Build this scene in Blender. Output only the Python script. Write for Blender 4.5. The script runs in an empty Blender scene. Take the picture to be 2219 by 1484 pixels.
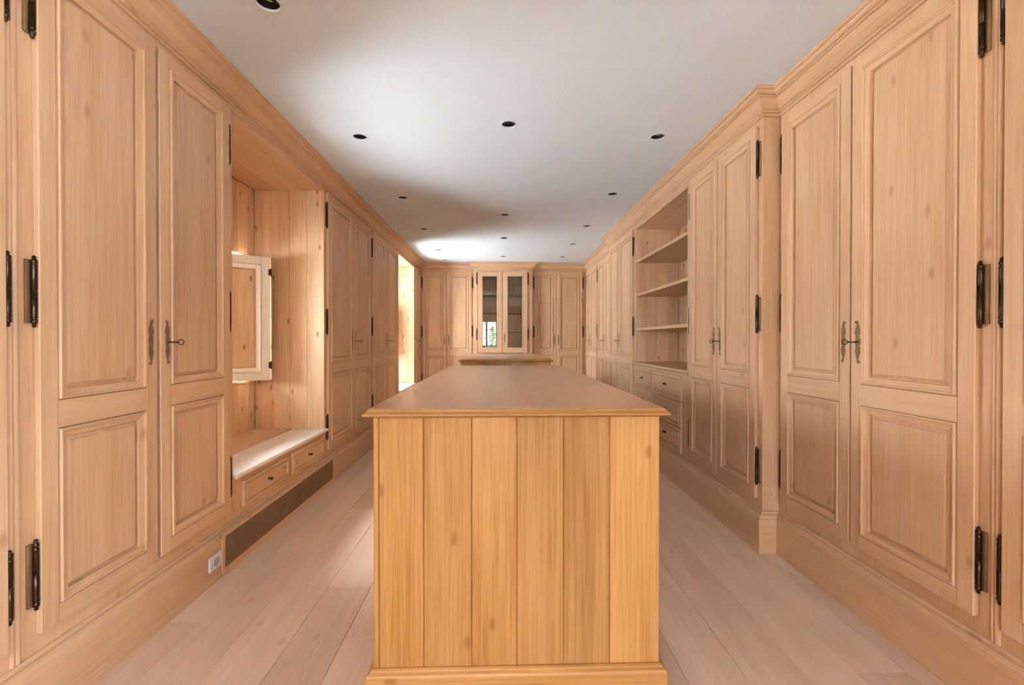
import bpy, math, random
from mathutils import Vector, Matrix
from mathutils.geometry import tessellate_polygon
R = math.radians
random.seed(7)
SC = bpy.context.scene
COL = SC.collection

# ------------------------------------------------------------------ camera, world, light, exposure
F_PX = 950.0
cam = bpy.data.cameras.new('camera')
cam.sensor_width = 36.0
cam.lens = 36.0 * F_PX / 2219.0
cam.clip_start = 0.02
camo = bpy.data.objects.new('camera', cam)
COL.objects.link(camo)
camo.location = (0, 0, 1.2)
camo.rotation_euler = (R(90 - 0.36), 0, R(-1.6))
SC.camera = camo

SKY = 20.0
w = bpy.data.worlds.new('overcast_sky')
SC.world = w
w.use_nodes = True
bg = w.node_tree.nodes['Background']
bg.inputs['Color'].default_value = (0.80, 0.91, 1.0, 1)
bg.inputs['Strength'].default_value = SKY
_N, _L = w.node_tree.nodes, w.node_tree.links
_tc = _N.new('ShaderNodeTexCoord'); _sx = _N.new('ShaderNodeSeparateXYZ')
_mr = _N.new('ShaderNodeMapRange')                    # overcast sky: zenith three times the horizon
_mr.inputs['From Min'].default_value = 0; _mr.inputs['From Max'].default_value = 1
_mr.inputs['To Min'].default_value = SKY * .62; _mr.inputs['To Max'].default_value = SKY * 1.86
_L.new(_tc.outputs['Generated'], _sx.inputs[0]); _L.new(_sx.outputs['Z'], _mr.inputs['Value']); _L.new(_mr.outputs[0], bg.inputs['Strength'])

SC.view_settings.view_transform = 'Standard'
SC.view_settings.look = 'None'
SC.view_settings.gamma = 1.0
SC.view_settings.use_curve_mapping = False
SC.view_settings.exposure = 2.0
try:
    SC.cycles.max_bounces = 8
    SC.cycles.diffuse_bounces = 6
    SC.cycles.glossy_bounces = 4
    SC.cycles.transparent_max_bounces = 8
    SC.cycles.caustics_reflective = False
    SC.cycles.caustics_refractive = False
    SC.cycles.sample_clamp_indirect = 25.0
    SC.cycles.use_adaptive_sampling = True
    SC.cycles.adaptive_threshold = 0.045
    SC.cycles.adaptive_min_samples = 32
except Exception:
    pass


def portal(name, loc, rot, sx, sy):
    l = bpy.data.lights.new(name, 'AREA')
    l.shape = 'RECTANGLE'
    l.size, l.size_y = sx, sy
    l.cycles.is_portal = True
    o = bpy.data.objects.new(name, l)
    o.location = loc
    o.rotation_euler = rot
    COL.objects.link(o)
    return o


# ------------------------------------------------------------------ materials
def nodes_of(name):
    m = bpy.data.materials.new(name)
    m.use_nodes = True
    nt = m.node_tree
    return m, nt, nt.nodes['Principled BSDF']


def wood(name, light, dark, axis, rough=0.5, knots=0.55, spec=0.35, vary=0.10, grain=1.0, ramp=(.33, .63), rare=.62):
    """limed pine / oak: long grain along one axis of the object, per-board tone, a few knots"""
    m, nt, b = nodes_of(name)
    N, L = nt.nodes, nt.links
    tc = N.new('ShaderNodeTexCoord')
    oi = N.new('ShaderNodeObjectInfo')
    mul = N.new('ShaderNodeVectorMath'); mul.operation = 'SCALE'
    comb = N.new('ShaderNodeCombineXYZ')
    for k in range(3):
        L.new(oi.outputs['Random'], comb.inputs[k])
    L.new(comb.outputs[0], mul.inputs[0]); mul.inputs['Scale'].default_value = 37.0
    add = N.new('ShaderNodeVectorMath')
    L.new(tc.outputs['Object'], add.inputs[0]); L.new(mul.outputs[0], add.inputs[1])

    def mapped(across, along):
        mp = N.new('ShaderNodeMapping')
        s = [across] * 3
        s[axis] = along
        mp.inputs['Scale'].default_value = s
        L.new(add.outputs[0], mp.inputs['Vector'])
        return mp.outputs[0]

    n1 = N.new('ShaderNodeTexNoise'); n1.inputs['Scale'].default_value = 1
    n1.inputs['Detail'].default_value = 2; n1.inputs['Distortion'].default_value = 0.6
    L.new(mapped(110 * grain, 3.0), n1.inputs['Vector'])
    n2 = N.new('ShaderNodeTexNoise'); n2.inputs['Scale'].default_value = 1
    n2.inputs['Detail'].default_value = 1; n2.inputs['Distortion'].default_value = 0.8
    L.new(mapped(9.0, 0.9), n2.inputs['Vector'])
    n3 = N.new('ShaderNodeTexNoise'); n3.inputs['Scale'].default_value = 1
    n3.inputs['Detail'].default_value = 0
    L.new(mapped(2.2, 1.0), n3.inputs['Vector'])
    # knots
    sx = N.new('ShaderNodeSeparateXYZ'); L.new(add.outputs[0], sx.inputs[0])
    o_ = [k for k in range(3) if k != axis]
    ac = N.new('ShaderNodeMath'); ac.operation = 'ADD'
    L.new(sx.outputs[o_[0]], ac.inputs[0]); L.new(sx.outputs[o_[1]], ac.inputs[1])
    cv = N.new('ShaderNodeCombineXYZ'); L.new(ac.outputs[0], cv.inputs[0]); L.new(sx.outputs[axis], cv.inputs[1])
    km0 = N.new('ShaderNodeMapping'); km0.inputs['Scale'].default_value = (7.0, 3.2, 1)
    L.new(cv.outputs[0], km0.inputs['Vector'])
    vo = N.new('ShaderNodeTexVoronoi'); vo.voronoi_dimensions = '2D'; vo.inputs['Scale'].default_value = 1
    wob = N.new('ShaderNodeMix'); wob.data_type = 'RGBA'; wob.blend_type = 'ADD'; wob.inputs[0].default_value = .10
    L.new(km0.outputs[0], wob.inputs[6]); L.new(n2.outputs[1], wob.inputs[7])
    L.new(wob.outputs[2], vo.inputs['Vector'])
    kr = N.new('ShaderNodeMapRange'); kr.inputs['From Min'].default_value = 0.03; kr.inputs['From Max'].default_value = 0.11
    kr.inputs['To Min'].default_value = 1; kr.inputs['To Max'].default_value = 0
    kr.interpolation_type = 'SMOOTHSTEP'
    L.new(vo.outputs['Distance'], kr.inputs['Value'])
    sep = N.new('ShaderNodeSeparateColor'); L.new(vo.outputs['Color'], sep.inputs[0])
    gt = N.new('ShaderNodeMath'); gt.operation = 'GREATER_THAN'; gt.inputs[1].default_value = rare
    L.new(sep.outputs[0], gt.inputs[0])
    km = N.new('ShaderNodeMath'); km.operation = 'MULTIPLY'
    L.new(kr.outputs[0], km.inputs[0]); L.new(gt.outputs[0], km.inputs[1])
    km2 = N.new('ShaderNodeMath'); km2.operation = 'MULTIPLY'; km2.inputs[1].default_value = knots
    L.new(km.outputs[0], km2.inputs[0])

    # tone = .45*n1 + .35*n2 + .2*n3
    def scale(sock, f):
        x = N.new('ShaderNodeMath'); x.operation = 'MULTIPLY'; x.inputs[1].default_value = f
        L.new(sock, x.inputs[0]); return x.outputs[0]

    def plus(a_, b_):
        x = N.new('ShaderNodeMath'); x.operation = 'ADD'
        L.new(a_, x.inputs[0]); L.new(b_, x.inputs[1]); return x.outputs[0]
    t = plus(plus(scale(n1.outputs[0], .48), scale(n2.outputs[0], .34)), scale(n3.outputs[0], .18))
    cr = N.new('ShaderNodeValToRGB')
    cr.color_ramp.elements[0].position = ramp[0]; cr.color_ramp.elements[0].color = (*dark, 1)
    cr.color_ramp.elements[1].position = ramp[1]; cr.color_ramp.elements[1].color = (*light, 1)
    L.new(t, cr.inputs[0])
    mx = N.new('ShaderNodeMix'); mx.data_type = 'RGBA'
    L.new(km2.outputs[0], mx.inputs[0]); L.new(cr.outputs[0], mx.inputs[6])
    mx.inputs[7].default_value = (dark[0] * .62, dark[1] * .48, dark[2] * .36, 1)
    # per piece value shift
    hv = N.new('ShaderNodeHueSaturation')
    mr = N.new('ShaderNodeMapRange'); mr.inputs['To Min'].default_value = 1 - vary; mr.inputs['To Max'].default_value = 1 + vary * .6
    L.new(oi.outputs['Random'], mr.inputs['Value']); L.new(mr.outputs[0], hv.inputs['Value'])
    L.new(mx.outputs[2], hv.inputs['Color'])
    L.new(hv.outputs[0], b.inputs['Base Color'])
    b.inputs['Roughness'].default_value = rough
    b.inputs['Specular IOR Level'].default_value = spec
    return m


def plain(name, col, rough=0.5, metal=0.0, spec=0.5, noise=0.0, nscale=20, bump=0.0):
    m, nt, b = nodes_of(name)
    N, L = nt.nodes, nt.links
    b.inputs['Roughness'].default_value = rough
    b.inputs['Metallic'].default_value = metal
    b.inputs['Specular IOR Level'].default_value = spec
    tc = N.new('ShaderNodeTexCoord')
    n = N.new('ShaderNodeTexNoise'); n.inputs['Scale'].default_value = nscale; n.inputs['Detail'].default_value = 4
    L.new(tc.outputs['Object'], n.inputs['Vector'])
    cr = N.new('ShaderNodeValToRGB')
    cr.color_ramp.elements[0].color = (*[c * (1 - noise) for c in col], 1)
    cr.color_ramp.elements[1].color = (*[min(1, c * (1 + noise)) for c in col], 1)
    L.new(n.outputs[0], cr.inputs[0]); L.new(cr.outputs[0], b.inputs['Base Color'])
    if bump:
        bp = N.new('ShaderNodeBump'); bp.inputs['Strength'].default_value = bump; bp.inputs['Distance'].default_value = 0.003
        L.new(n.outputs[0], bp.inputs['Height']); L.new(bp.outputs[0], b.inputs['Normal'])
    return m


def glassy(name, tint, refl):
    m = bpy.data.materials.new(name)
    m.use_nodes = True
    nt = m.node_tree; N, L = nt.nodes, nt.links
    N.remove(N['Principled BSDF'])
    out = N['Material Output']
    tr = N.new('ShaderNodeBsdfTransparent'); tr.inputs[0].default_value = (*tint, 1)
    gl = N.new('ShaderNodeBsdfGlossy'); gl.inputs['Roughness'].default_value = 0.0
    fr = N.new('ShaderNodeFresnel'); fr.inputs['IOR'].default_value = refl
    mx = N.new('ShaderNodeMixShader')
    L.new(fr.outputs[0], mx.inputs[0]); L.new(tr.outputs[0], mx.inputs[1]); L.new(gl.outputs[0], mx.inputs[2])
    L.new(mx.outputs[0], out.inputs['Surface'])
    return m


PL, PD = (0.675, 0.45, 0.285), (0.52, 0.305, 0.165)        # limed pale wood of the cabinets
OL, OD = (0.55, 0.295, 0.112), (0.36, 0.16, 0.038)         # honey wood of the islands, orange of bounced light put into it
FL, FD = (0.68, 0.51, 0.40), (0.57, 0.405, 0.30)        # floor boards
NL, ND = (0.77, 0.53, 0.35), (0.58, 0.335, 0.17)           # knotty lining boards
M = {}
for ax, c in enumerate('xyz'):
    M['pale_' + c] = wood('pale_wood_' + c, PL, PD, ax, knots=.42, vary=.06, ramp=(.28, .67), rare=.80)
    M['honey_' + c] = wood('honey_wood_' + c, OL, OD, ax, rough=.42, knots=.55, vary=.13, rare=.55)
    M['knotty_' + c] = wood('knotty_pine_' + c, NL, ND, ax, knots=.9, vary=.12, rare=.55)
M['top'] = wood('island_top_wood', (0.60, 0.37, 0.22), (0.50, 0.28, 0.15), 1, rough=.30, knots=.25, spec=.5, vary=.04)
M['floor'] = wood('floor_wood', FL, FD, 1, rough=.42, knots=.35, vary=.08, spec=.4, rare=.8)
M['shutter'] = wood('daylit_shutter_wood', (0.90, 0.85, 0.78), (0.83, 0.75, 0.66), 2, knots=.2, vary=.03)  # pale wood, whitened further for the daylight falling on it
M['seat'] = wood('daylit_seat_wood', (0.82, 0.76, 0.70), (0.74, 0.66, 0.58), 0, rough=.38, knots=.15, vary=.06)  # front seat board; window glare put into its near-white colour
M['plaster'] = plain('ceiling_plaster', (0.61, 0.66, 0.71), 0.9, noise=.02, nscale=3)
M['iron'] = plain('dark_iron', (0.06, 0.036, 0.024), 0.30, 0.9, noise=.6, nscale=60, bump=.3)
M['brass'] = plain('aged_brass', (0.27, 0.175, 0.09), 0.5, 0.6, noise=.45, nscale=90, bump=.4)
M['leafplate'] = plain('stained_hinge_leaf', (0.22, 0.12, 0.05), 0.5, 0.2, noise=.3, nscale=40)
M['black'] = plain('black_recess', (0.012, 0.011, 0.010), 0.6, noise=.2)
M['white_metal'] = plain('white_enamel', (0.78, 0.77, 0.75), 0.45, noise=.02)
M['trim_paint'] = plain('painted_trim', (0.62, 0.66, 0.70), 0.5, noise=.02)
M['silver'] = plain('lamp_reflector', (0.55, 0.55, 0.50), 0.3, 0.2, noise=.1)
M['socket'] = plain('socket_plastic', (0.60, 0.63, 0.68), 0.35, noise=.03)
M['grey'] = plain('socket_grey', (0.33, 0.35, 0.39), 0.4, noise=.05)
M['bronze'] = plain('brown_bronze_sheet', (0.20, 0.115, 0.065), 0.45, 0.3, noise=.35, nscale=9)
M['glass'] = glassy('cabinet_glass', (0.97, 0.97, 0.94), 1.6)
M['pane'] = glassy('window_glass', (0.96, 0.97, 0.96), 1.4)
M['leaf'] = plain('green_leaf', (0.09, 0.22, 0.04), 0.5, noise=.5, nscale=6)
M['grass'] = plain('bounce_ground', (0.80, 0.78, 0.74), 0.9, noise=.1, nscale=2)  # unseen ground, coloured pale to bounce daylight up to the ceiling


# ------------------------------------------------------------------ mesh helpers
class MB:
    def __init__(self):
        self.v, self.f, self.m = [], [], []

    def add(self, verts, faces, mat=0):
        n = len(self.v)
        self.v += [tuple(p) for p in verts]
        for f in faces:
            self.f.append(tuple(i + n for i in f)); self.m.append(mat)
        return self

    def box(self, x0, x1, y0, y1, z0, z1, mat=0):
        v = [(x, y, z) for z in (z0, z1) for y in (y0, y1) for x in (x0, x1)]
        return self.add(v, [(0, 2, 3, 1), (4, 5, 7, 6), (0, 1, 5, 4), (2, 6, 7, 3), (0, 4, 6, 2), (1, 3, 7, 5)], mat)

    def cbox(self, x0, x1, y0, y1, z0, z1, c=0.002, mat=0):
        """box with chamfered edges"""
        c = min(c, (x1 - x0) * .45, (y1 - y0) * .45, (z1 - z0) * .45)
        idx, vs = {}, []
        X, Y, Z = (x0, x1), (y0, y1), (z0, z1)
        for a in (0, 1):
            for b in (0, 1):
                for d in (0, 1):
                    p = [X[a], Y[b], Z[d]]
                    s = [c if q == 0 else -c for q in (a, b, d)]
                    for k in range(3):
                        q = [p[i] + (0 if i == k else s[i]) for i in range(3)]
                        idx[(a, b, d, k)] = len(vs); vs.append(q)
        fs = []
        I = idx
        def quad(k):
            o = [i for i in range(3) if i != k]
            for s in (0, 1):
                ring = []
                for (u, v_) in ((0, 0), (1, 0), (1, 1), (0, 1)):
                    t = [0, 0, 0]; t[k] = s; t[o[0]] = u; t[o[1]] = v_
                    ring.append(I[(*t, k)])
                flip = (s == 0) ^ (k == 1)
                fs.append(tuple(reversed(ring)) if flip else tuple(ring))
        for k in range(3):
            quad(k)
        for k in range(3):                      # edges parallel to axis k
            o = [i for i in range(3) if i != k]
            for u in (0, 1):
                for v_ in (0, 1):
                    t0 = [0, 0, 0]; t0[o[0]] = u; t0[o[1]] = v_; t0[k] = 0
                    t1 = list(t0); t1[k] = 1
                    ring = (I[(*t0, o[0])], I[(*t1, o[0])], I[(*t1, o[1])], I[(*t0, o[1])])
                    flip = ((u == 1) ^ (v_ == 1)) ^ (k == 1)
                    fs.append(ring if flip else tuple(reversed(ring)))
        for a in (0, 1):
            for b in (0, 1):
                for d in (0, 1):
                    ring = (I[(a, b, d, 0)], I[(a, b, d, 1)], I[(a, b, d, 2)])
                    fs.append(ring if (a + b + d) % 2 else tuple(reversed(ring)))
        return self.add(vs, fs, mat)

    def rings(self, rects, mat_v=0, mat_h=0, cap=False):
        """loft of rectangles in the xz plane: (x0,x1,z0,z1,y)"""
        vs = []
        for (x0, x1, z0, z1, y) in rects:
            vs += [(x0, y, z0), (x1, y, z0), (x1, y, z1), (x0, y, z1)]
        n = len(self.v); self.v += vs
        for i in range(len(rects) - 1):
            a, b = n + 4 * i, n + 4 * (i + 1)
            for k in range(4):
                k2 = (k + 1) % 4
                self.f.append((a + k, a + k2, b + k2, b + k)); self.m.append(mat_h if k in (0, 2) else mat_v)
        if cap:
            a = n + 4 * (len(rects) - 1)
            self.f.append((a, a + 1, a + 2, a + 3)); self.m.append(mat_v)
        return self

    def loops_z(self, rects, mat=0, cap_top=True, cap_bot=True):
        """stack of rectangles in the xy plane: (x0,x1,y0,y1,z), bottom to top"""
        n = len(self.v)
        for (x0, x1, y0, y1, z) in rects:
            self.v += [(x0, y0, z), (x1, y0, z), (x1, y1, z), (x0, y1, z)]
        for i in range(len(rects) - 1):
            a, b = n + 4 * i, n + 4 * (i + 1)
            for k in range(4):
                k2 = (k + 1) % 4
                self.f.append((a + k, a + k2, b + k2, b + k)); self.m.append(mat)
        if cap_bot:
            self.f.append((n + 3, n + 2, n + 1, n)); self.m.append(mat)
        if cap_top:
            a = n + 4 * (len(rects) - 1)
            self.f.append((a, a + 1, a + 2, a + 3)); self.m.append(mat)
        return self

    def lathe(self, prof, c=(0, 0, 0), axis='z', seg=12, mat=0, close=True):
        """profile [(r, t)] turned about an axis through c"""
        n = len(self.v)
        for (r, t) in prof:
            for k in range(seg):
                a = 2 * math.pi * k / seg
                p, q = r * math.cos(a), r * math.sin(a)
                d = {'z': (p, q, t), 'y': (q, t, p), 'x': (t, p, q)}[axis]
                self.v.append((c[0] + d[0], c[1] + d[1], c[2] + d[2]))
        for i in range(len(prof) - 1):
            for k in range(seg):
                k2 = (k + 1) % seg
                self.f.append((n + i * seg + k, n + i * seg + k2, n + (i + 1) * seg + k2, n + (i + 1) * seg + k)); self.m.append(mat)
        if close:
            self.f.append(tuple(n + k for k in reversed(range(seg)))); self.m.append(mat)
            e = n + (len(prof) - 1) * seg
            self.f.append(tuple(e + k for k in range(seg))); self.m.append(mat)
        return self

    def torus(self, c, R_, r, axis='x', seg=18, sub=6, mat=0):
        n = len(self.v)
        for i in range(seg):
            a = 2 * math.pi * i / seg
            for j in range(sub):
                b = 2 * math.pi * j / sub
                rr = R_ + r * math.cos(b)
                u, v_, h = rr * math.cos(a), rr * math.sin(a), r * math.sin(b)
                d = {'x': (h, u, v_), 'y': (u, h, v_), 'z': (u, v_, h)}[axis]
                self.v.append((c[0] + d[0], c[1] + d[1], c[2] + d[2]))
        for i in range(seg):
            for j in range(sub):
                i2, j2 = (i + 1) % seg, (j + 1) % sub
                self.f.append((n + i * sub + j, n + i2 * sub + j, n + i2 * sub + j2, n + i * sub + j2)); self.m.append(mat)
        return self

    def prism_y(self, pts, y0, y1, mat=0):
        """outline in xz extruded along y"""
        n = len(pts)
        vs = [(x, y0, z) for x, z in pts] + [(x, y1, z) for x, z in pts]
        fs = [tuple(range(n)), tuple(reversed(range(n, 2 * n)))]
        fs += [(i, (i + 1) % n + 0, (i + 1) % n + n, i + n)[::-1] for i in range(n)]
        return self.add(vs, fs, mat)

    def mesh(self, name, mats, smooth=False):
        me = bpy.data.meshes.new(name)
        me.from_pydata(self.v, [], self.f)
        for m in mats:
            me.materials.append(M[m])
        for p, k in zip(me.polygons, self.m):
            p.material_index = k
            p.use_smooth = smooth
        me.validate()
        import bmesh
        bm = bmesh.new(); bm.from_mesh(me)
        bmesh.ops.recalc_face_normals(bm, faces=bm.faces)
        bm.to_mesh(me); bm.free()
        me.update()
        return me

    def build(self, name, mats, parent=None, smooth=False, loc=None, rotz=0):
        if isinstance(mats, str):
            mats = [mats]
        o = bpy.data.objects.new(name, self.mesh(name, mats, smooth))
        COL.objects.link(o)
        if parent is not None:
            o.parent = parent
        if loc is not None:
            o.location = loc
        if rotz:
            o.rotation_euler = (0, 0, rotz)
        return o


def inst(name, me, parent, loc=(0, 0, 0), rot=(0, 0, 0)):
    o = bpy.data.objects.new(name, me)
    COL.objects.link(o)
    o.parent = parent
    o.location = loc
    o.rotation_euler = rot
    return o


def tag(o, label, cat=None, group=None, kind=None):
    o['label'] = label
    if cat: o['category'] = cat
    if group: o['group'] = group
    if kind: o['kind'] = kind
    return o


def empty(name, loc, rz=0):
    o = bpy.data.objects.new(name, None)
    COL.objects.link(o)
    o.empty_display_size = .1
    o.location = loc
    o.rotation_euler = (0, 0, rz)
    return o


# ------------------------------------------------------------------ dimensions of the room
XL, XR, XB = -1.45, 1.595, 1.497          # cabinet face lines: left, right, right breakfront
YF, YC = 8.0, 7.9                          # far cabinets, far centre cabinet
YN = -2.4                                  # wall behind the camera
ZC = 2.586
N1 = (2.413, 3.678)
N2 = (6.33, 7.492)
ND_ = 0.566                                # depth of the window alcoves
WZS = {N1: (0.86, 1.88), N2: (0.60, 2.32)}   # window openings; the farther one enlarged to light the far end

# ------------------------------------------------------------------ shell
def wall_with_holes(name, label, axis, a0, a1, holes, t0, t1, mats, z1=ZC):
    """a wall running along `axis` from a0 to a1, thickness t0..t1, holes (h0,h1,z0,z1)"""
    mb = MB()
    def put(p0, p1, q0, q1):
        if p1 - p0 < 1e-4 or q1 - q0 < 1e-4: return
        if axis == 'y': mb.box(t0, t1, p0, p1, q0, q1)
        else: mb.box(p0, p1, t0, t1, q0, q1)
    cur = a0
    for (h0, h1, z0, zz) in sorted(holes):
        put(cur, h0, 0, z1); put(h0, h1, 0, z0); put(h0, h1, zz, z1); cur = h1
    put(cur, a1, 0, z1)
    return tag(mb.build(name, mats), label, kind='structure')


WL0, WL1 = -2.42, -2.046
wh = [(n[0] + .12, n[1] - .10, *WZS[n]) for n in (N1, N2)]
BACKWIN = [(-0.98, -0.12, 0.92, 1.98), (0.93, 1.35, 0.92, 1.98)]  # mirrored in the cabinet glass; widened to let in more fill
FILLWIN = (-1.85, -0.55, 0.92, 1.98)  # added opening out of view, gives fill light to the left wall
wall_with_holes('wall_left', 'outer wall behind the left row of cabinets with two window openings', 'y', .30, 8.7, wh, WL0, WL1, ['plaster'])
wall_with_holes('wall_right', 'outer wall behind the right row of cabinets', 'y', .30, 8.7, [], 2.16, 2.4, ['plaster'])
wall_with_holes('wall_far', 'end wall behind the glazed cabinet', 'x', WL1, 2.16, [], 8.56, 8.7, ['plaster'])
wall_with_holes('wall_back', 'wall behind the viewer with two windows', 'x', -1.75, 1.895, BACKWIN, YN - .3, YN, ['pale_z'])
wall_with_holes('wall_near_left', 'plain wood wall beside the viewer on the left', 'y', YN, .358, [], -1.75, XL, ['pale_z'])
wall_with_holes('wall_near_right', 'wood wall with an added fill window beside the viewer on the right', 'y', YN, .358, [FILLWIN], XR, 1.895, ['pale_z'])

# downlight places on the ceiling
DL = [(-.954, 1.841), (-.955, 3.034), (.057, 2.831), (1.079, 2.977), (-.945, 4.317), (.056, 4.877), (1.073, 4.152),
      (-.951, 5.538), (.057, 5.986), (1.064, 5.325), (-.95, 6.816), (1.058, 6.334), (.06, 7.316), (1.053, 7.329), (-.94, 7.64)]
RH = 0.047
outer = [Vector((WL0, YN - .3, ZC)), Vector((2.4, YN - .3, ZC)), Vector((2.4, 8.7, ZC)), Vector((WL0, 8.7, ZC))]
loops = [outer] + [[Vector((x + RH * math.cos(-2 * math.pi * k / 20), y + RH * math.sin(-2 * math.pi * k / 20), ZC)) for k in range(20)] for x, y in DL]
flat = [p for l in loops for p in l]
tri = tessellate_polygon(loops)
mb = MB(); mb.add(flat, tri)
cme = mb.build('ceiling', ['plaster'])
tag(cme, 'plain off-white plaster ceiling', kind='structure')
slab = MB().box(WL0, 2.4, YN - .3, 8.7, ZC + .12, ZC + .2).build('ceiling_slab', ['plaster'])
slab.parent = cme
tag(slab, 'slab above the ceiling')

# floor: a sub-floor with one object for each board
fl = MB().box(WL0, 2.4, YN - .3, 8.7, -.20, -.022).build('floor', ['floor'])
tag(fl, 'wide pale oak board floor running the length of the room', kind='structure')
x = -1.47
rows = []
edges = [-1.49, -1.275, -1.055, -.835, -.625, -.42, -.2, .02, .235, .45, .66, .875, 1.09, 1.29, 1.47, 1.62]
rnd = random.Random(3)
for a, b in zip(edges[:-1], edges[1:]):
    y = YN - rnd.uniform(0, 1.6)
    while y < 8.05:
        ln = rnd.uniform(1.7, 3.1)
        y0, y1 = max(y, YN), min(y + ln, 8.05)
        if y1 - y0 > .05:
            hw, hl = (b - a) / 2 - .0007, (y1 - y0) / 2 - .0007
            bo = MB().cbox(-hw, hw, -hl, hl, -.022, 0, .0012).build('floor_board', ['floor'], fl)
            bo.location = ((a + b) / 2, (y0 + y1) / 2, 0)
        y += ln

# cornice and baseboard: moulding profiles swept along the cabinet fronts with mitred corners
PATH = [(XL, YN), (XL, YF), (-.47, YF), (-.47, YC), (.585, YC), (.585, YF), (XR, YF), (XR, 5.93), (XB, 5.93), (XB, 2.455), (XR, 2.455), (XR, YN)]


def offset_path(path, o):
    segs = []
    for (ax, ay), (bx, by) in zip(path[:-1], path[1:]):
        l = math.hypot(bx - ax, by - ay); ux, uy = (bx - ax) / l, (by - ay) / l
        nx, ny = uy, -ux                         # to the right of travel: into the room
        segs.append(((ax + nx * o, ay + ny * o), (ux, uy)))
    out = [segs[0][0]]
    for (p, u), (q, v) in zip(segs[:-1], segs[1:]):
        den = u[0] * v[1] - u[1] * v[0]
        t = ((q[0] - p[0]) * v[1] - (q[1] - p[1]) * v[0]) / den
        out.append((p[0] + u[0] * t, p[1] + u[1] * t))
    (p, u) = segs[-1]
    l = math.hypot(path[-1][0] - path[-2][0], path[-1][1] - path[-2][1])
    out.append((p[0] + u[0] * l, p[1] + u[1] * l))
    return out


def sweep(name, prof, segs, label, mats):
    """segs: runs of path segments, material 0 along y, 1 along x"""
    pts = [offset_path(PATH, o) for o, z in prof]
    mb = MB()
    for s in segs:
        m = 0 if abs(PATH[s][0] - PATH[s + 1][0]) < 1e-6 else 1
        for i in range(len(prof) - 1):
            z0, z1 = prof[i][1], prof[i + 1][1]
            a, b = pts[i][s], pts[i][s + 1]
            c, d = pts[i + 1][s + 1], pts[i + 1][s]
            mb.add([(*a, z0), (*b, z0), (*c, z1), (*d, z1)], [(0, 1, 2, 3)], m)
    return tag(mb.build(name, mats), label, kind='structure')


CORN = [(0, 2.466), (.009, 2.466), (.012, 2.470), (.012, 2.477), (.006, 2.479), (.006, 2.483), (.016, 2.485), (.019, 2.489), (.019, 2.493), (.015, 2.495), (.024, 2.499), (.034, 2.506),
        (.046, 2.517), (.055, 2.529), (.060, 2.540), (.060, 2.544), (.070, 2.545), (.073, 2.549), (.067, 2.552), (.078, 2.554), (.087, 2.559),
        (.091, 2.566), (.091, 2.570), (.102, 2.571), (.105, 2.575), (.105, ZC - .001)]
BASE = [(0, .224), (.011, .224), (.015, .220), (.016, .213), (.012, .211), (.022, .209), (.032, .205), (.037, .198), (.037, .194), (.045, .191), (.045, .0)]
sweep('trim_1', CORN, [0], 'moulded wood cornice along the left cabinets', ['pale_y', 'pale_x'])
sweep('trim_2', CORN, [1, 2, 3, 4, 5], 'moulded wood cornice across the far cabinets', ['pale_y', 'pale_x'])
sweep('trim_3', CORN, [6, 7, 8, 9, 10], 'moulded wood cornice along the right cabinets with a break forward', ['pale_y', 'pale_x'])
sweep('baseboard_left', BASE, [0], 'tall pale wood baseboard under the left cabinets', ['pale_y', 'pale_x'])
sweep('baseboard_far', BASE, [1, 2, 3, 4, 5], 'tall wood baseboard under the far cabinets', ['pale_y', 'pale_x'])
sweep('baseboard_right', BASE, [6, 7, 8, 9, 10], 'tall wood baseboard under the right cabinets', ['pale_y', 'pale_x'])

# ------------------------------------------------------------------ shared hardware meshes
def hinge_mesh():
    mb = MB()
    h = .112
    up = [(.0, h), (.0035, h - .002), (.0055, h - .006), (.004, h - .011), (.0075, h - .014), (.0085, h - .019), (.0075, h - .024),
          (.0055, h - .027), (.0082, h - .031), (.0082, h - .035), (.0072, h - .038), (.0078, .06), (.0078, .0015), (.0066, .0008)]
    prof = up + [(r, -t) for r, t in reversed(up)]
    mb.lathe(prof, seg=10, close=False)
    mb.cbox(-.019, -.003, .006, .0118, -.098, .098, .001, 1)       # leaf let into the frame
    return mb.mesh('hinge', ['iron', 'leafplate'], True)


HINGE = hinge_mesh()


def escutcheon_mesh():
    """long pierced scroll plate"""
    mb = MB()
    prof = [(.0, .094), (.0035, .088), (.004, .080), (.0055, .074), (.009, .066), (.0125, .054), (.015, .044), (.0135, .036),
            (.0095, .030), (.0105, .022), (.0125, .012), (.012, .0), (.0115, -.010), (.0095, -.022), (.011, -.030), (.0145, -.038),
            (.013, -.048), (.0095, -.060), (.006, -.072), (.003, -.080), (.004, -.088), (.0, -.094)]
    right = [(a * .92, z) for a, z in prof]
    left = [(-a * (1.0 if k % 3 else .8), z + .002) for k, (a, z) in enumerate(prof)][::-1]
    mb.prism_y(right + left[1:-1], -.0018, 0)
    mb.torus((.006, -.0016, .087), .0055, .002, 'y', 10, 5)       # curled ends
    mb.torus((-.005, -.0016, -.087), .0055, .002, 'y', 10, 5)
    mb.torus((.008, -.0018, .040), .0055, .0016, 'y', 10, 5)
    mb.torus((-.007, -.0018, -.034), .0055, .0016, 'y', 10, 5)
    mb.torus((.0, -.0018, -.022), .005, .0016, 'y', 10, 5)
    mb.lathe([(.005, -.0035), (.006, -.002), (.006, 0)], (0, 0, 0), 'y', 8)
    return mb.mesh('escutcheon', ['brass'])


ESC = escutcheon_mesh()


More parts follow.
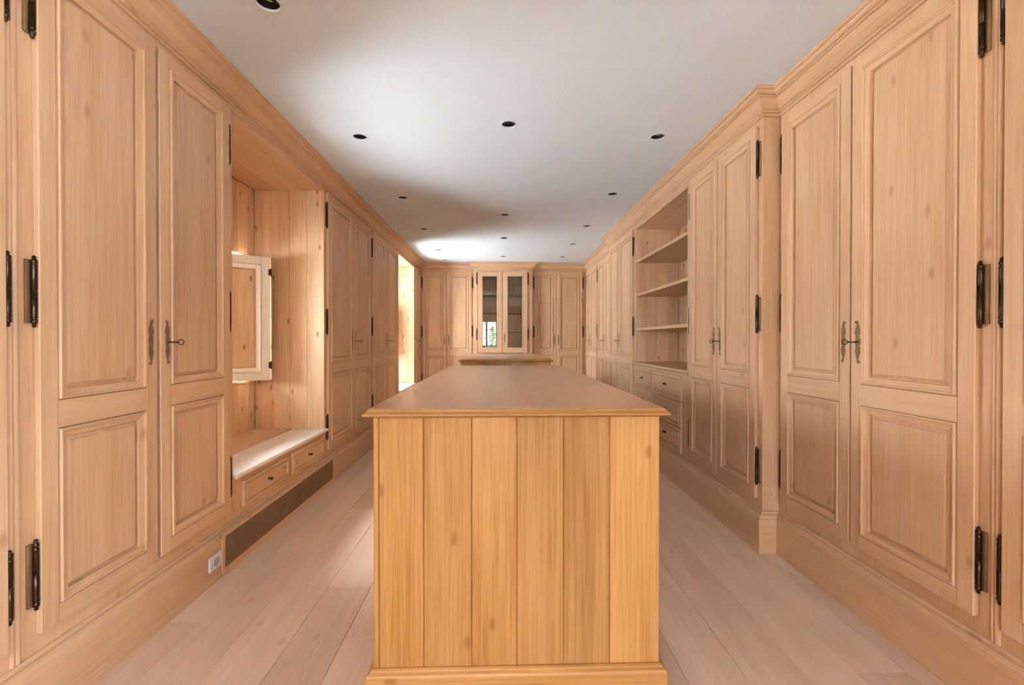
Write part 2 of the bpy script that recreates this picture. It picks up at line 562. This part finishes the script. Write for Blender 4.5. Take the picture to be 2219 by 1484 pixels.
def key_mesh():
    mb = MB()
    mb.lathe([(.0030, -.046), (.0042, -.045), (.0042, -.042), (.0026, -.040), (.0026, -.012), (.0040, -.010), (.0040, -.006), (.0026, -.004), (.0026, 0)], (0, 0, 0), 'y', 8)
    mb.torus((0, -.058, 0), .0115, .0019, 'x', 18, 6)
    return mb.mesh('key', ['iron'], True)


KEY = key_mesh()


def knob_mesh():
    mb = MB()
    mb.lathe([(.0, -.026), (.006, -.0255), (.0095, -.022), (.010, -.018), (.0075, -.014), (.004, -.011), (.004, -.004), (.0085, -.003), (.0095, 0)], (0, 0, 0), 'y', 12, close=False)
    return mb.mesh('knob', ['iron'], True)


KNOB = knob_mesh()


def pull_mesh():
    mb = MB()
    mb.cbox(-.028, .028, -.003, 0, -.009, .009, .001)
    for s in (-1, 1):
        mb.lathe([(.003, -.017), (.003, 0)], (s * .019, 0, .002), 'y', 6)
    mb.lathe([(.0, -.026), (.0035, -.024), (.0042, 0), (.0035, .024), (.0, .026)], (0, -.018, -.001), 'x', 8, close=False)
    return mb.mesh('pull', ['iron'], True)


PULL = pull_mesh()
T = 0.020            # how far doors stand proud of the frame
MOULD = [(0, -T), (.0004, -.011), (.0030, -.0105), (.0036, -.0235), (.0060, -.0265), (.0095, -.0265), (.0120, -.0245), (.0128, -.0195), (.022, -.0165), (.031, -.0150), (.0335, -.0150), (.0342, -.0020), (.0385, -.0020)]
MW = .0385


def panel_rings(x0, x1, z0, z1, mb, mv, mh):
    """raised field of a panel set into its moulding"""
    mb.rings([(x0 - .002, x1 + .002, z0 - .002, z1 + .002, -.0018), (x0, x1, z0, z1, -.0030),
              (x0 + .011, x1 - .011, z0 + .011, z1 - .011, -.0085), (x0 + .0125, x1 - .0125, z0 + .0125, z1 - .0125, -.0125)], mv, mh, cap=True)


def framed(name, parent, x0, x1, z0, z1, holes, mats=('pale_z', 'pale_x'), stile=.056, panel=True, y=0, panel_mats=None, panel_name='panel'):
    """frame-and-panel door in the parent's xz plane, front towards -y. holes: [(z0,z1)] between the stiles"""
    mb = MB()
    sx0, sx1 = x0 + stile, x1 - stile
    mb.cbox(x0, sx0, y - T, y - .0004, z0, z1, .0022, 0)
    mb.cbox(sx1, x1, y - T, y - .0004, z0, z1, .0022, 0)
    cur = z0
    for (a, b) in list(holes) + [(z1, None)]:
        mb.box(sx0, sx1, y - T + .0002, y - .0004, cur + (.0022 if cur == z0 else 0), a - (.0022 if b is None else 0), 1)
        cur = b
    for (a, b) in holes:
        mb.rings([(sx0 + i, sx1 - i, a + i, b - i, y + q) for i, q in MOULD], 0, 1)
    d = mb.build(name, list(mats), parent)
    if panel:
        for (a, b) in holes:
            pb = MB()
            panel_rings(sx0 + MW, sx1 - MW, a + MW, b - MW, pb, 0, 0)
            if y:
                pb.v = [(p, q + y, r) for p, q, r in pb.v]
            pb.build(panel_name, [(panel_mats or mats)[0]], d)
    return d




def drawer_front(parent, x0, x1, za, zb, m):
    """lipped drawer front with a moulded frame cut into it, margin m"""
    mb = MB()
    prof = [(0, -.0004), (0, -.0130), (.003, -.0160), (m, -.0160), (m + .0005, -.0070), (m + .0040, -.0070), (m + .0048, -.0185), (m + .0085, -.0205), (m + .0120, -.0185),
            (m + .0126, -.0140), (m + .018, -.0130)]
    mb.rings([(x0 + i, x1 - i, za + i, zb - i, y) for i, y in prof], 0, 0, cap=True)
    return mb.build('drawer', ['pale_x'], parent)


Z0, Z1 = .28, 2.43
HOLES = [(.342, .915), (1.004, 2.378)]
HZ = (.471, 1.349, 2.238)


def cabinet_door(parent, x0, x1, hinge, key=False, lock=True, z0=Z0, z1=Z1, holes=HOLES, hz=HZ, lz=1.19):
    d = framed('door', parent, x0, x1, z0, z1, holes)
    for z in hz:
        if hinge == 'l':
            inst('hinge', HINGE, d, (x0 - .0085, -.0125, z))
        else:
            inst('hinge', HINGE, d, (x1 + .0085, -.0125, z), (0, 0, 0)).scale = (-1, 1, 1)
    if lock:
        ex = x1 - .033 if hinge == 'l' else x0 + .037
        e = inst('escutcheon', ESC, d, (ex, -T, lz))
        if hinge == 'r':
            e.scale = (-1, 1, 1)
        if key:
            inst('key', KEY, d, (ex, -T - .001, lz))
    return d


def bead_strip(parent, x):
    mb = MB()
    for dx, r in ((-.012, .006), (.002, .0085)):
        pts = [(r * math.cos(a), -r * math.sin(a)) for a in [math.pi * k / 6 for k in range(7)]]
        n = len(mb.v)
        for z in (.2245, 2.467):
            mb.v += [(x + dx + p, q - .0002, z) for p, q in pts]
        for k in range(6):
            mb.f.append((n + k, n + k + 1, n + 8 + k, n + 7 + k)); mb.m.append(0)
    return mb.build('bead_moulding', ['pale_z'], parent, True)


WALLS = {'left': (R(90), lambda a, b, X: (X, a, 0)), 'right': (R(-90), lambda a, b, X: (X, b, 0)), 'far': (0, lambda a, b, X: (a, X, 0))}


def cabinet(wall, a, b, X, doors, label, bead=None, depth=.5, group='frame-and-panel wardrobes'):
    """a..b along the wall in world measure; doors [(d0,d1)] likewise"""
    rz, at = WALLS[wall]
    root = empty('wardrobe_cabinet', at(a, b, X), rz)
    loc = (lambda q: b - q) if wall == 'right' else (lambda q: q - a)
    W = b - a
    mb = MB()
    ds = sorted(tuple(sorted((loc(p), loc(q)))) for p, q in doors)
    if len(ds) == 2:                       # the opening shows as a slot between the doors
        g0, g1 = ds[0][1] - .012, ds[1][0] + .012
        mb.box(0, g0, 0, depth, 0, ZC - .002).box(g1, W, 0, depth, 0, ZC - .002)
        mb.box(g0, g1, 0, depth, 0, Z0 + .012).box(g0, g1, 0, depth, Z1 - .012, ZC - .002)
        mb.box(g0, g1, depth - .02, depth, Z0 + .012, Z1 - .012)
    else:
        mb.box(0, W, 0, depth, 0, ZC - .002)
    mb.build('body', ['pale_z'], root)
    if len(ds) == 2:
        cabinet_door(root, *ds[0], 'l')
        cabinet_door(root, *ds[1], 'r', key=True)
    else:
        cabinet_door(root, *ds[0], 'r', key=True)
    if bead is not None:
        bead_strip(root, loc(bead))
    return tag(root, label, 'wardrobe')


# left row, from the viewer to the far end
cabinet('left', .36, 1.355, XL, [(.405, .858), (.868, 1.314)], 'tall wood wardrobe cut off by the left edge of the photo', bead=1.350)
cabinet('left', 1.36, N1[0], XL, [(1.404, 1.872), (1.890, 2.368)], 'tall two-door panelled wardrobe nearest on the left, before the first window seat')
cabinet('left', N1[1], 4.964, XL, [(3.708, 4.335), (4.347, 4.93)], 'tall two-door wardrobe on the left just past the first window seat')
cabinet('left', 4.966, N2[0], XL, [(5.002, 5.583), (5.595, 6.20)], 'tall two-door wardrobe on the left just before the second window seat')
cabinet('left', N2[1], 7.998, XL, [(7.55, 7.95)], 'narrow single-door wardrobe with a key in the far left corner')
# right row
cabinet('right', .36, 1.368, XR, [(.405, .858), (.868, 1.331)], 'tall wood wardrobe cut off by the right edge of the photo', bead=1.356)
cabinet('right', 1.372, 2.455, XR, [(1.410, 1.924), (1.934, 2.415)], 'tall two-door panelled wardrobe nearest on the right')
cabinet('right', 2.457, 3.436, XB, [(2.50, 2.942), (2.952, 3.384)], 'two-door wardrobe standing forward on the right, nearer side of the open shelves', depth=.6)
cabinet('right', 4.832, 5.93, XB, [(4.862, 5.392), (5.402, 5.885)], 'two-door wardrobe standing forward on the right, beyond the open shelves', depth=.6)
cabinet('right', 5.932, 7.066, XR, [(6.05, 6.577), (6.587, 7.035)], 'set-back two-door wardrobe on the right, second from the far corner')
cabinet('right', 7.068, 7.998, XR, [(7.10, 7.625), (7.635, 7.955)], 'two-door wardrobe in the far right corner')
# far wall
cabinet('far', XL, -.472, YF, [(-1.398, -.967), (-.961, -.512)], 'two-door wardrobe on the far wall, left of the glazed cabinet')
cabinet('far', .587, XR, YF, [(.632, 1.027), (1.033, 1.51)], 'two-door wardrobe on the far wall, right of the glazed cabinet')

# ------------------------------------------------------------------ glazed cabinet in the middle of the far wall
g = empty('glazed_cabinet', (-.47, YC, 0))
GW = 1.055
D = .36
mb = MB()
mb.box(0, .018, .001, D, 0, ZC - .002).box(GW - .018, GW, .001, D, 0, ZC - .002)
mb.box(.018, GW - .018, .001, D, 2.43, ZC - .002)
mb.box(.018, GW - .018, .001, D, .03, .935)
mb.build('body', ['pale_z'], g)
fr = MB()
fr.box(0, .065, -.0002, .02, .0, 2.60 - .02).box(GW - .085, GW, -.0002, .02, .0, 2.60 - .02)
fr.box(.065, GW - .085, -.0002, .02, 2.43, 2.58).box(.065, GW - .085, -.0002, .02, .0, .955)
fr.build('face_frame', ['pale_z'], g)
for k in range(7):
    x0 = .018 + k * (GW - .036) / 7
    MB().cbox(x0, x0 + (GW - .036) / 7 - .001, D, D + .018, .0, 2.55, .002).build('back_board', ['knotty_z'], g)
for z in (1.35, 1.69, 2.015):
    MB().cbox(.019, GW - .019, .035, D - .002, z - .012, z + .012, .003).build('shelf', ['pale_x'], g)


def glass_door(x0, x1, hinge, key):
    mb = MB()
    z0, z1, s = .962, 2.428, .080
    a, b = z0 + .085, z1 - .078
    mb.cbox(x0, x0 + s, -T, -.0006, z0, z1, .002, 0).cbox(x1 - s, x1, -T, -.0006, z0, z1, .002, 0)
    mb.box(x0 + s, x1 - s, -T + .0002, -.0006, z0 + .002, a, 1).box(x0 + s, x1 - s, -T + .0002, -.0006, b, z1 - .002, 1)
    mb.rings([(x0 + s + i, x1 - s - i, a + i, b - i, q) for i, q in ((0, -T), (.003, -.0225), (.008, -.0225), (.012, -.017), (.014, -.008), (.014, -.001))], 0, 1)
    d = mb.build('glass_door', ['pale_z', 'pale_x'], g)
    MB().box(x0 + s + .010, x1 - s - .010, -.0085, -.0055, a + .010, b - .010).build('glass_pane', ['glass'], d)
    for z in (1.20, 1.40, 2.20):
        if z == 1.40: continue
        if hinge == 'l': inst('hinge', HINGE, d, (x0 - .0085, -.0125, z + .1))
        else: inst('hinge', HINGE, d, (x1 + .0085, -.0125, z + .1)).scale = (-1, 1, 1)
    if key:
        inst('escutcheon', ESC, d, (x0 + .035, -T, 1.23))
    return d


glass_door(.072, .513, 'l', False)
glass_door(.521, .967, 'r', True)
for a, b, hg in ((.072, .513, 'l'), (.521, .967, 'r')):
    cabinet_door(g, a, b, hg, lock=True, z0=.28, z1=.94, holes=[(.342, .885)], hz=(.40, .80), lz=.66)
tag(g, 'glass-fronted display cabinet standing forward in the middle of the far wall', 'cabinet')

# ------------------------------------------------------------------ open shelves over drawers on the right
S0, S1 = 3.438, 4.830
s = empty('shelf_unit', (XB, S1, 0), R(-90))
SW = S1 - S0
SD = .5
mb = MB()
mb.box(0, SW, 0, SD, 2.43, ZC - .002)
mb.box(0, .022, 0, SD, .957, 2.43).box(SW - .022, SW, 0, SD, .957, 2.43)
mb.box(0, SW, 0, SD, 0, .925)
mb.build('body', ['pale_z'], s)
for side in (0, 1):
    n = 4
    for k in range(n):
        y0, y1 = .004 + k * (SD - .02) / n, .004 + (k + 1) * (SD - .02) / n - .001
        xx = (.022, .030) if side == 0 else (SW - .030, SW - .022)
        MB().cbox(xx[0], xx[1], y0, y1, .9575, 2.4295, .0015).build('side_board', ['knotty_z'], s)
for k in range(8):
    x0 = .03 + k * (SW - .06) / 8
    MB().cbox(x0, x0 + (SW - .06) / 8 - .0012, SD - .014, SD - .002, .9575, 2.4295, .0015).build('back_board', ['knotty_z'], s)
for k in range(3):
    y0 = .004 + k * (SD - .02) / 3
    MB().cbox(.03, SW - .03, y0, y0 + (SD - .02) / 3 - .001, 2.416, 2.4297, .0015).build('top_board', ['knotty_x'], s)
for z in (1.315, 1.69, 2.06):
    MB().cbox(.0305, SW - .0305, .012, SD - .016, z - .015, z + .015, .003).build('shelf', ['pale_x'], s)
ct = MB()
ct.loops_z([(.0, SW, -.004, SD, .926), (0, SW, -.012, SD, .930), (0, SW, -.030, SD, .937), (0, SW, -.034, SD, .945), (0, SW, -.032, SD, .953), (0, SW, -.026, SD, .957)])
ct.build('counter_top', ['pale_x'], s)
for (p, q) in ((3.555, 4.235), (4.262, 4.79)):
    x0, x1 = S1 - q, S1 - p
    for (za, zb) in ((.690, .900), (.474, .682), (.264, .466)):
        d = drawer_front(s, x0, x1, za, zb, .026)
        inst('pull', PULL, d, ((x0 + x1) / 2, -.013, (za + zb) / 2 + .01))
tag(s, 'open shelves above three rows of drawers in the right row of cabinets', 'shelf unit')

# ------------------------------------------------------------------ window alcoves with seats on the left
def alcove(Ya, Yb, n, where):
    W = Yb - Ya
    WZ = WZS[(Ya, Yb)]
    a = empty('wall_alcove', (XL, Ya, 0), R(90))
    # hidden carcass over the alcove
    MB().box(0, W, 0, ND_, 2.445, ZC - .002).build('header', ['pale_x'], a)
    k, nb = 0, 3
    for k in range(nb):
        y0 = .001 + k * (ND_ - .002) / nb
        MB().cbox(.001, W - .001, y0, y0 + (ND_ - .002) / nb - .001, 2.430, 2.4448, .0015).build('ceiling_board', ['pale_x'], a)
    for side in (0, 1):
        n4 = 4
        for k in range(n4):
            y0 = .002 + k * (ND_ - .002) / n4
            xx = (.0005, .0125) if side == 0 else (W - .0125, W - .0005)
            MB().cbox(xx[0], xx[1], y0, y0 + (ND_ - .002) / n4 - .0012, .466, 2.4295, .0018).build('cheek_board', ['knotty_z'], a)
    # boards of the back wall round the opening
    o0, o1 = .12, W - .10
    cuts = [0.013, .12] + [.12 + (o1 - .12) * i / 7 for i in range(1, 8)] + [W - .013]
    for i, (p, q) in enumerate(zip(cuts[:-1], cuts[1:])):
        spans = [(.02, 2.4295)] if (i == 0 or i == len(cuts) - 2) else [(.02, WZ[0]), (WZ[1], 2.4295)]
        for (za, zb) in spans:
            MB().cbox(p + .0005, q - .0005, ND_ + .0002, ND_ + .018, za, zb, .0018).build('back_board', ['knotty_z'], a)
    # lining of the reveal
    y0, y1 = ND_ + .002, .86
    MB().box(o0 - .012, o0, y0, y1, WZ[0], WZ[1]).build('jamb', ['knotty_z'], a)
    MB().box(o1, o1 + .012, y0, y1, WZ[0], WZ[1]).build('jamb', ['knotty_z'], a)
    MB().box(o0, o1, y0, y1, WZ[1] - .012, WZ[1]).build('head', ['knotty_x'], a)
    MB().cbox(o0, o1, y0 - .02, y1, WZ[0] - .004, WZ[0] + .018, .004).build('sill', ['knotty_x'], a)
    tag(a, 'knotty pine boarded lining of the %s window alcove' % where, kind='structure')
    # window
    wy = .865
    win = empty('window_%d' % n, (XL, Ya, 0), R(90))
    fb = MB()
    z0, z1 = WZ[0] + .018, WZ[1] - .012
    mid = (o0 + o1) / 2
    for (p, q) in ((o0, mid), (mid, o1)):
        fb.cbox(p, p + .045, wy, wy + .05, z0, z1, .004).cbox(q - .045, q, wy, wy + .05, z0, z1, .004)
        fb.cbox(p + .045, q - .045, wy, wy + .05, z0, z0 + .05, .004).cbox(p + .045, q - .045, wy, wy + .05, z1 - .05, z1, .004)
    fb.build('window_frame', ['white_metal'], win)
    for (p, q) in ((o0, mid), (mid, o1)):
        for zz in (z0 + (z1 - z0) / 3, z0 + 2 * (z1 - z0) / 3):
            MB().cbox(p + .045, q - .045, wy + .012, wy + .038, zz - .009, zz + .009, .003).build('muntin', ['white_metal'], win)
        MB().box(p + .040, q - .040, wy + .023, wy + .026, z0 + .045, z1 - .045).build('pane', ['pane'], win)
    tag(win, 'casement window at the back of the %s alcove' % where, kind='structure')
    portal('daylight_portal', (XL - wy - .02, Ya + (o0 + o1) / 2, (z0 + z1) / 2), (0, R(-90), 0), z1 - z0, o1 - o0)
    return o0, o1


def window_seat(Ya, Yb, label, drawers):
    W = Yb - Ya
    t = empty('alcove_bench', (XL, Ya, 0), R(90))
    ap = MB()
    ap.box(0.0005, W - .0005, 0, .5, .02, .440)
    ap.build('apron', ['pale_x'], t)
    # seat: two boards, the front one whitened for window light, with a rounded nose
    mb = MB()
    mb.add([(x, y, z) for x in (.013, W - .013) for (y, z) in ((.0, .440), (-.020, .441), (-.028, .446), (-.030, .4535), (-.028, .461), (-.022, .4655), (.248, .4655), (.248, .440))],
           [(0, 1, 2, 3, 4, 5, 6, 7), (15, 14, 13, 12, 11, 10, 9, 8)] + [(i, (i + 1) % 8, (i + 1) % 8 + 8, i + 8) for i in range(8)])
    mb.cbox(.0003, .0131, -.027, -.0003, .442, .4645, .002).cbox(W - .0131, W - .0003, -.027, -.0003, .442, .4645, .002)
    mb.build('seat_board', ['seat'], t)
    MB().cbox(.013, W - .013, .2495, ND_ - .001, .440, .4655, .0015).build('seat_board', ['knotty_x'], t)
    for i, (p, q) in enumerate(drawers):
        x0, x1 = p - Ya, q - Ya
        za, zb = .266, .408
        d = drawer_front(t, x0, x1, za, zb, .020)
        inst('knob', KNOB, d, ((x0 + x1) / 2, -.0130, (za + zb) / 2))
        if i == 0:
            k = MB(); k.lathe([(.007, -.0025), (.009, -.001), (.009, 0)], (x1 - .060, -.0130, (za + zb) / 2 + .012), 'y', 10)
            k.build('keyhole_plate', ['brass'], d)
    return tag(t, label, 'bench')


def shutter(Ya, Yb, label, ang=34):
    """two-leaf folding shutter swung into the alcove from the far jamb"""
    hx, hy = -1.815, Yb - .158
    t = empty('window_shutter', (hx, hy, 0), R(ang))
    wd = .44
    d = framed('leaf', t, -wd, 0, .882, 1.85, [(.945, 1.787)], ('shutter', 'shutter'), stile=.062, panel_mats=('knotty_z',))
    MB().box(-wd + .01, -.01, 0, .010, .89, 1.84).build('backing', ['shutter'], d)
    for z in (1.00, 1.73):
        mb = MB()
        mb.lathe([(.005, -.03), (.0065, -.028), (.0065, .028), (.005, .03)], (.004, -.018, z), 'z', 8)
        mb.cbox(-.014, .002, -.0215, -.0195, z - .024, z + .024, .0006)
        mb.build('hinge', ['iron'], d)
    mb = MB()
    mb.lathe([(.003, -.014), (.005, -.012), (.003, 0)], (-wd + .1, -T, 1.367), 'y', 8)
    mb.build('catch', ['iron'], d)
    # folded second leaf behind
    t2 = MB()
    ln = .345
    a2 = R(2 - ang)
    c_, s_ = math.cos(a2), math.sin(a2)
    for (u0, u1, v0, v1, za, zb) in ((0.0, ln, .0, .02, .882, 1.85),):
        t2.cbox(-u1, -u0, v0, v1, za, zb, .002)
    t2.v = [(.010 + p * c_ - q * s_, .016 + p * s_ + q * c_, r) for p, q, r in t2.v]
    t2.build('folded_leaf', ['knotty_z'], t)
    return tag(t, label, 'shutter')


alcove(*N1, 1, 'nearer')
alcove(*N2, 2, 'farther')
window_seat(*N1, 'window seat with two drawers in the nearer alcove on the left', [(2.498, 3.031), (3.074, 3.612)])
window_seat(*N2, 'window seat in the farther alcove by the left corner', [(6.41, 6.89), (6.93, 7.42)])
shutter(*N1, 'pale panelled wood shutter swung open in the nearer left alcove')
shutter(*N2, 'wood shutter seen edge-on in the farther left alcove')

# brown metal kick panel in the baseboard under the nearer seat
k = empty('kick_panel', (XL + .045, 2.245, 0), R(90))
KW = 1.50
mb = MB()
mb.cbox(0, KW, -.005, -.0003, .196, .212, .001, 1).cbox(0, KW, -.005, -.0003, .002, .036, .001, 1)
mb.cbox(0, .026, -.0052, -.0003, .0015, .2125, .001, 0).cbox(KW - .026, KW, -.0052, -.0003, .0015, .2125, .001, 0)
mb.build('frame', ['pale_z', 'pale_x'], k)
MB().cbox(.026, KW - .026, -.0035, -.0003, .036, .196, .0008).build('metal_sheet', ['bronze'], k)
tag(k, 'long brown metal kick panel set in the baseboard under the nearer window seat', 'kick panel')

# wall socket in the left baseboard
k = empty('wall_socket', (XL + .045, 2.143, .072), R(90))
mb = MB(); mb.cbox(0, .098, -.011, -.0003, 0, .072, .003)
mb.build('plate', ['socket'], k)
mb = MB()
mb.lathe([(.023, -.0118), (.0245, -.0118), (.0245, -.011), (.023, -.0112), (.021, -.004), (.0, -.004)], (.050, 0, .036), 'y', 18, close=False)
mb.build('socket_ring', ['socket'], k)
mb = MB(); mb.lathe([(.0215, -.0114), (.0215, -.0111)], (.050, 0, .036), 'y', 18); mb.build('socket_well', ['grey'], k)
tag(k, 'pale grey wall socket in the left baseboard beside the brown kick panel', 'socket')

# ------------------------------------------------------------------ islands
def island(x0, x1, y0, y1, label, boards):
    """body x0..x1, y0..y1"""
    cx, cy = (x0 + x1) / 2, (y0 + y1) / 2
    t = empty('island_counter', (cx, cy, 0))
    a, b, c, d = x0 - cx, x1 - cx, y0 - cy, y1 - cy
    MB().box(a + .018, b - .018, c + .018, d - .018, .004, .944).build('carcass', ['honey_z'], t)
    # moulded base
    def grow(o, z): return (a - o, b + o, c - o, d + o, z)
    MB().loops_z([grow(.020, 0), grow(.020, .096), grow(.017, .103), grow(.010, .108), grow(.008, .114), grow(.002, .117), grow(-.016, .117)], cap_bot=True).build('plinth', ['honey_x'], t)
    # worktop with an ogee edge; rim in the orange-tinted wood, top paler
    MB().loops_z([grow(-.01, .9445), grow(.006, .9448), grow(.014, .948), (a - .026, b + .026, c - .026, d + .026, .951), grow(.0285, .9545), grow(.0275, .958),
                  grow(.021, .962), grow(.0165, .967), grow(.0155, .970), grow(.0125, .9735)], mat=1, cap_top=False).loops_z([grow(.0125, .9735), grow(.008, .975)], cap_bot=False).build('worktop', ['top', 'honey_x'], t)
    for yy, s_ in ((c, 1), (d, -1)):
        for (p, q) in zip(boards[:-1], boards[1:]):
            e0, e1 = (yy, yy + .018) if s_ == 1 else (yy - .018, yy)
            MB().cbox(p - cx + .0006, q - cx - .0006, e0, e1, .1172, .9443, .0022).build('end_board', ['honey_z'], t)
    # panelled doors along both long sides
    n = 4
    for side in (-1, 1):
        sd = empty('side_tmp', (0, 0, 0))
        L = (d - c) - .036
        for k in range(n):
            u0, u1 = c + .018 + k * L / n + .012, c + .018 + (k + 1) * L / n - .012
            w_ = u1 - u0
            hinge = 'l' if (k % 2 == 0) == (side == 1) else 'r'
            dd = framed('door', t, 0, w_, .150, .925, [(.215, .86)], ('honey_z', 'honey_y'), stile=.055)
            if side == -1:      # facing -x : front -y -> -x
                dd.rotation_euler = (0, 0, R(-90)); dd.location = (a + .018, u1, 0)
            else:
                dd.rotation_euler = (0, 0, R(90)); dd.location = (b - .018, u0, 0)
            for z in (.31, .76):
                hx = -.0085 if hinge == 'l' else w_ + .0085
                h = inst('hinge', HINGE, dd, (hx, -.0125, z)); h.scale = (1 if hinge == 'l' else -1, 1, .7)
            inst('knob', KNOB, dd, (w_ - .028 if hinge == 'l' else .028, -T, .60))
        bpy.data.objects.remove(sd)
    return tag(t, label, 'island')


island(-.416, .535, 1.451, 3.83, 'long wood island counter in the foreground with a boarded end', [-.416, -.398, -.251, -.093, .057, .213, .367, .535])
island(-.446, .586, 5.0, 6.88, 'second wood island counter behind the foreground one', [-.446, -.43, -.27, -.10, .07, .24, .41, .586])

# ------------------------------------------------------------------ recessed ceiling spots
def can_mesh():
    mb = MB()
    mb.lathe([(RH - .0005, 0), (RH - .0015, .075), (.0, .075)], seg=20, close=False)
    return mb.mesh('housing', ['black'], True)


def trim_mesh():
    mb = MB()
    mb.lathe([(.0445, .006), (.0445, -.001), (.0465, -.003), (.051, -.0027), (.0545, -.0008), (.0545, 0)], seg=28, close=False)
    return mb.mesh('trim_ring', ['trim_paint'], True)


def lamp_mesh():
    mb = MB()
    mb.lathe([(.0, .050), (.016, .048), (.026, .018), (.027, .010), (.0245, .010), (.0235, .014), (.012, .022), (.0, .024)], seg=18, close=False)
    return mb.mesh('lamp', ['silver'], True)


def gimbal_mesh():
    mb = MB()
    mb.lathe([(.030, .006), (.034, .006), (.034, .016), (.030, .016), (.030, .006)], seg=20, close=False)
    return mb.mesh('gimbal_ring', ['black'], True)


CAN, TRIM, LAMP, GIM = can_mesh(), trim_mesh(), lamp_mesh(), gimbal_mesh()
rows = {'left': 'left line', 'mid': 'middle line', 'right': 'right line'}
ordn = ['nearest', 'second', 'third', 'fourth', 'fifth', 'sixth']
cnt = {}
for (x, y) in sorted(DL, key=lambda p: p[1]):
    side = 'left' if x < -.5 else 'right' if x > .5 else 'middle'
    i = cnt.get(side, 0); cnt[side] = i + 1
    e = empty('ceiling_spot', (x, y, ZC))
    inst('housing', CAN, e); inst('trim_ring', TRIM, e)
    tl = (R(18), R(random.choice((-14, 12, 8))), 0)
    inst('gimbal_ring', GIM, e, (0, 0, 0), tl)
    inst('lamp', LAMP, e, (0, .002, .004), tl).scale = (.75, .75, .9)
    tag(e, '%s recessed ceiling spot of the %s line, counting away from the viewer' % (ordn[i], side), 'spotlight', 'recessed ceiling spots')

# ------------------------------------------------------------------ windows behind the viewer (seen in the cabinet glass), added fill window, garden
def casement(name, loc, rz, x0, x1, z0, z1, label):
    """two-leaf window in a wall opening; local x along the wall, +y into the room"""
    win = empty(name, loc, rz)
    fb = MB()
    wy = -.18
    mid = (x0 + x1) / 2
    for (p, q) in ((x0, mid), (mid, x1)):
        fb.cbox(p, p + .04, wy, wy + .05, z0, z1, .004).cbox(q - .04, q, wy, wy + .05, z0, z1, .004)
        fb.cbox(p + .04, q - .04, wy, wy + .05, z0, z0 + .045, .004).cbox(p + .04, q - .04, wy, wy + .05, z1 - .045, z1, .004)
    fb.build('window_frame', ['white_metal'], win)
    for (p, q) in ((x0, mid), (mid, x1)):
        for zz in (z0 + (z1 - z0) / 3, z0 + 2 * (z1 - z0) / 3):
            MB().cbox(p + .04, q - .04, wy + .012, wy + .038, zz - .014, zz + .014, .003).build('muntin', ['white_metal'], win)
        MB().box(p + .035, q - .035, wy + .024, wy + .027, z0 + .04, z1 - .04).build('pane', ['pane'], win)
    tag(win, label, kind='structure')
    c_ = Matrix.Rotation(rz, 3, 'Z') @ Vector((mid, -.15, (z0 + z1) / 2))
    portal('daylight_portal', Vector(loc) + c_, (R(90), 0, rz), x1 - x0, z1 - z0)


for i, bw in enumerate(BACKWIN):
    casement('window_%d' % (3 + i), (0, YN, 0), 0, *bw, ['broad', 'narrow'][i] + ' casement window in the wall behind the viewer')
casement('window_5', (XR, 0, 0), R(90), FILLWIN[0], FILLWIN[1], FILLWIN[2], FILLWIN[3], 'added unseen casement window in the near right wall for fill light')
tag(MB().box(-14, 14, -16, 20, -.6, -.5).build('ground', ['grass']), 'unseen ground outside the house, made pale to bounce daylight indoors', kind='structure')


def shrub(x, y, h, r, seed, label):
    rd = random.Random(seed)
    e = empty('garden_shrub', (x, y, -.5))
    mb = MB()
    for i in range(900):
        t = rd.random()
        rr = r * math.sqrt(rd.random()) * (1 - .75 * t)
        a = rd.uniform(0, 6.283)
        p = Vector((rr * math.cos(a), rr * math.sin(a), .15 + t * (h - .15)))
        s_ = rd.uniform(.03, .06)
        u = Vector((rd.uniform(-1, 1), rd.uniform(-1, 1), rd.uniform(-1, 1))).normalized()
        v = u.orthogonal().normalized()
        mb.add([p - u * s_, p + v * s_ * .5, p + u * s_, p - v * s_ * .5], [(0, 1, 2, 3)])
    o = mb.build('foliage', ['leaf'], e); o['kind'] = 'stuff'
    MB().lathe([(.04, 0), (.02, h * .8)], seg=8).build('stem', ['bronze'], e)
    tag(e, label, 'shrub')


shrub(-.35, -4.6, 2.3, .42, 1, 'green shrub in the garden, mirrored at the right of the left cabinet glass')
shrub(-1.05, -4.2, 2.9, .30, 2, 'slim green shrub in the garden, mirrored at the left of the left cabinet glass')
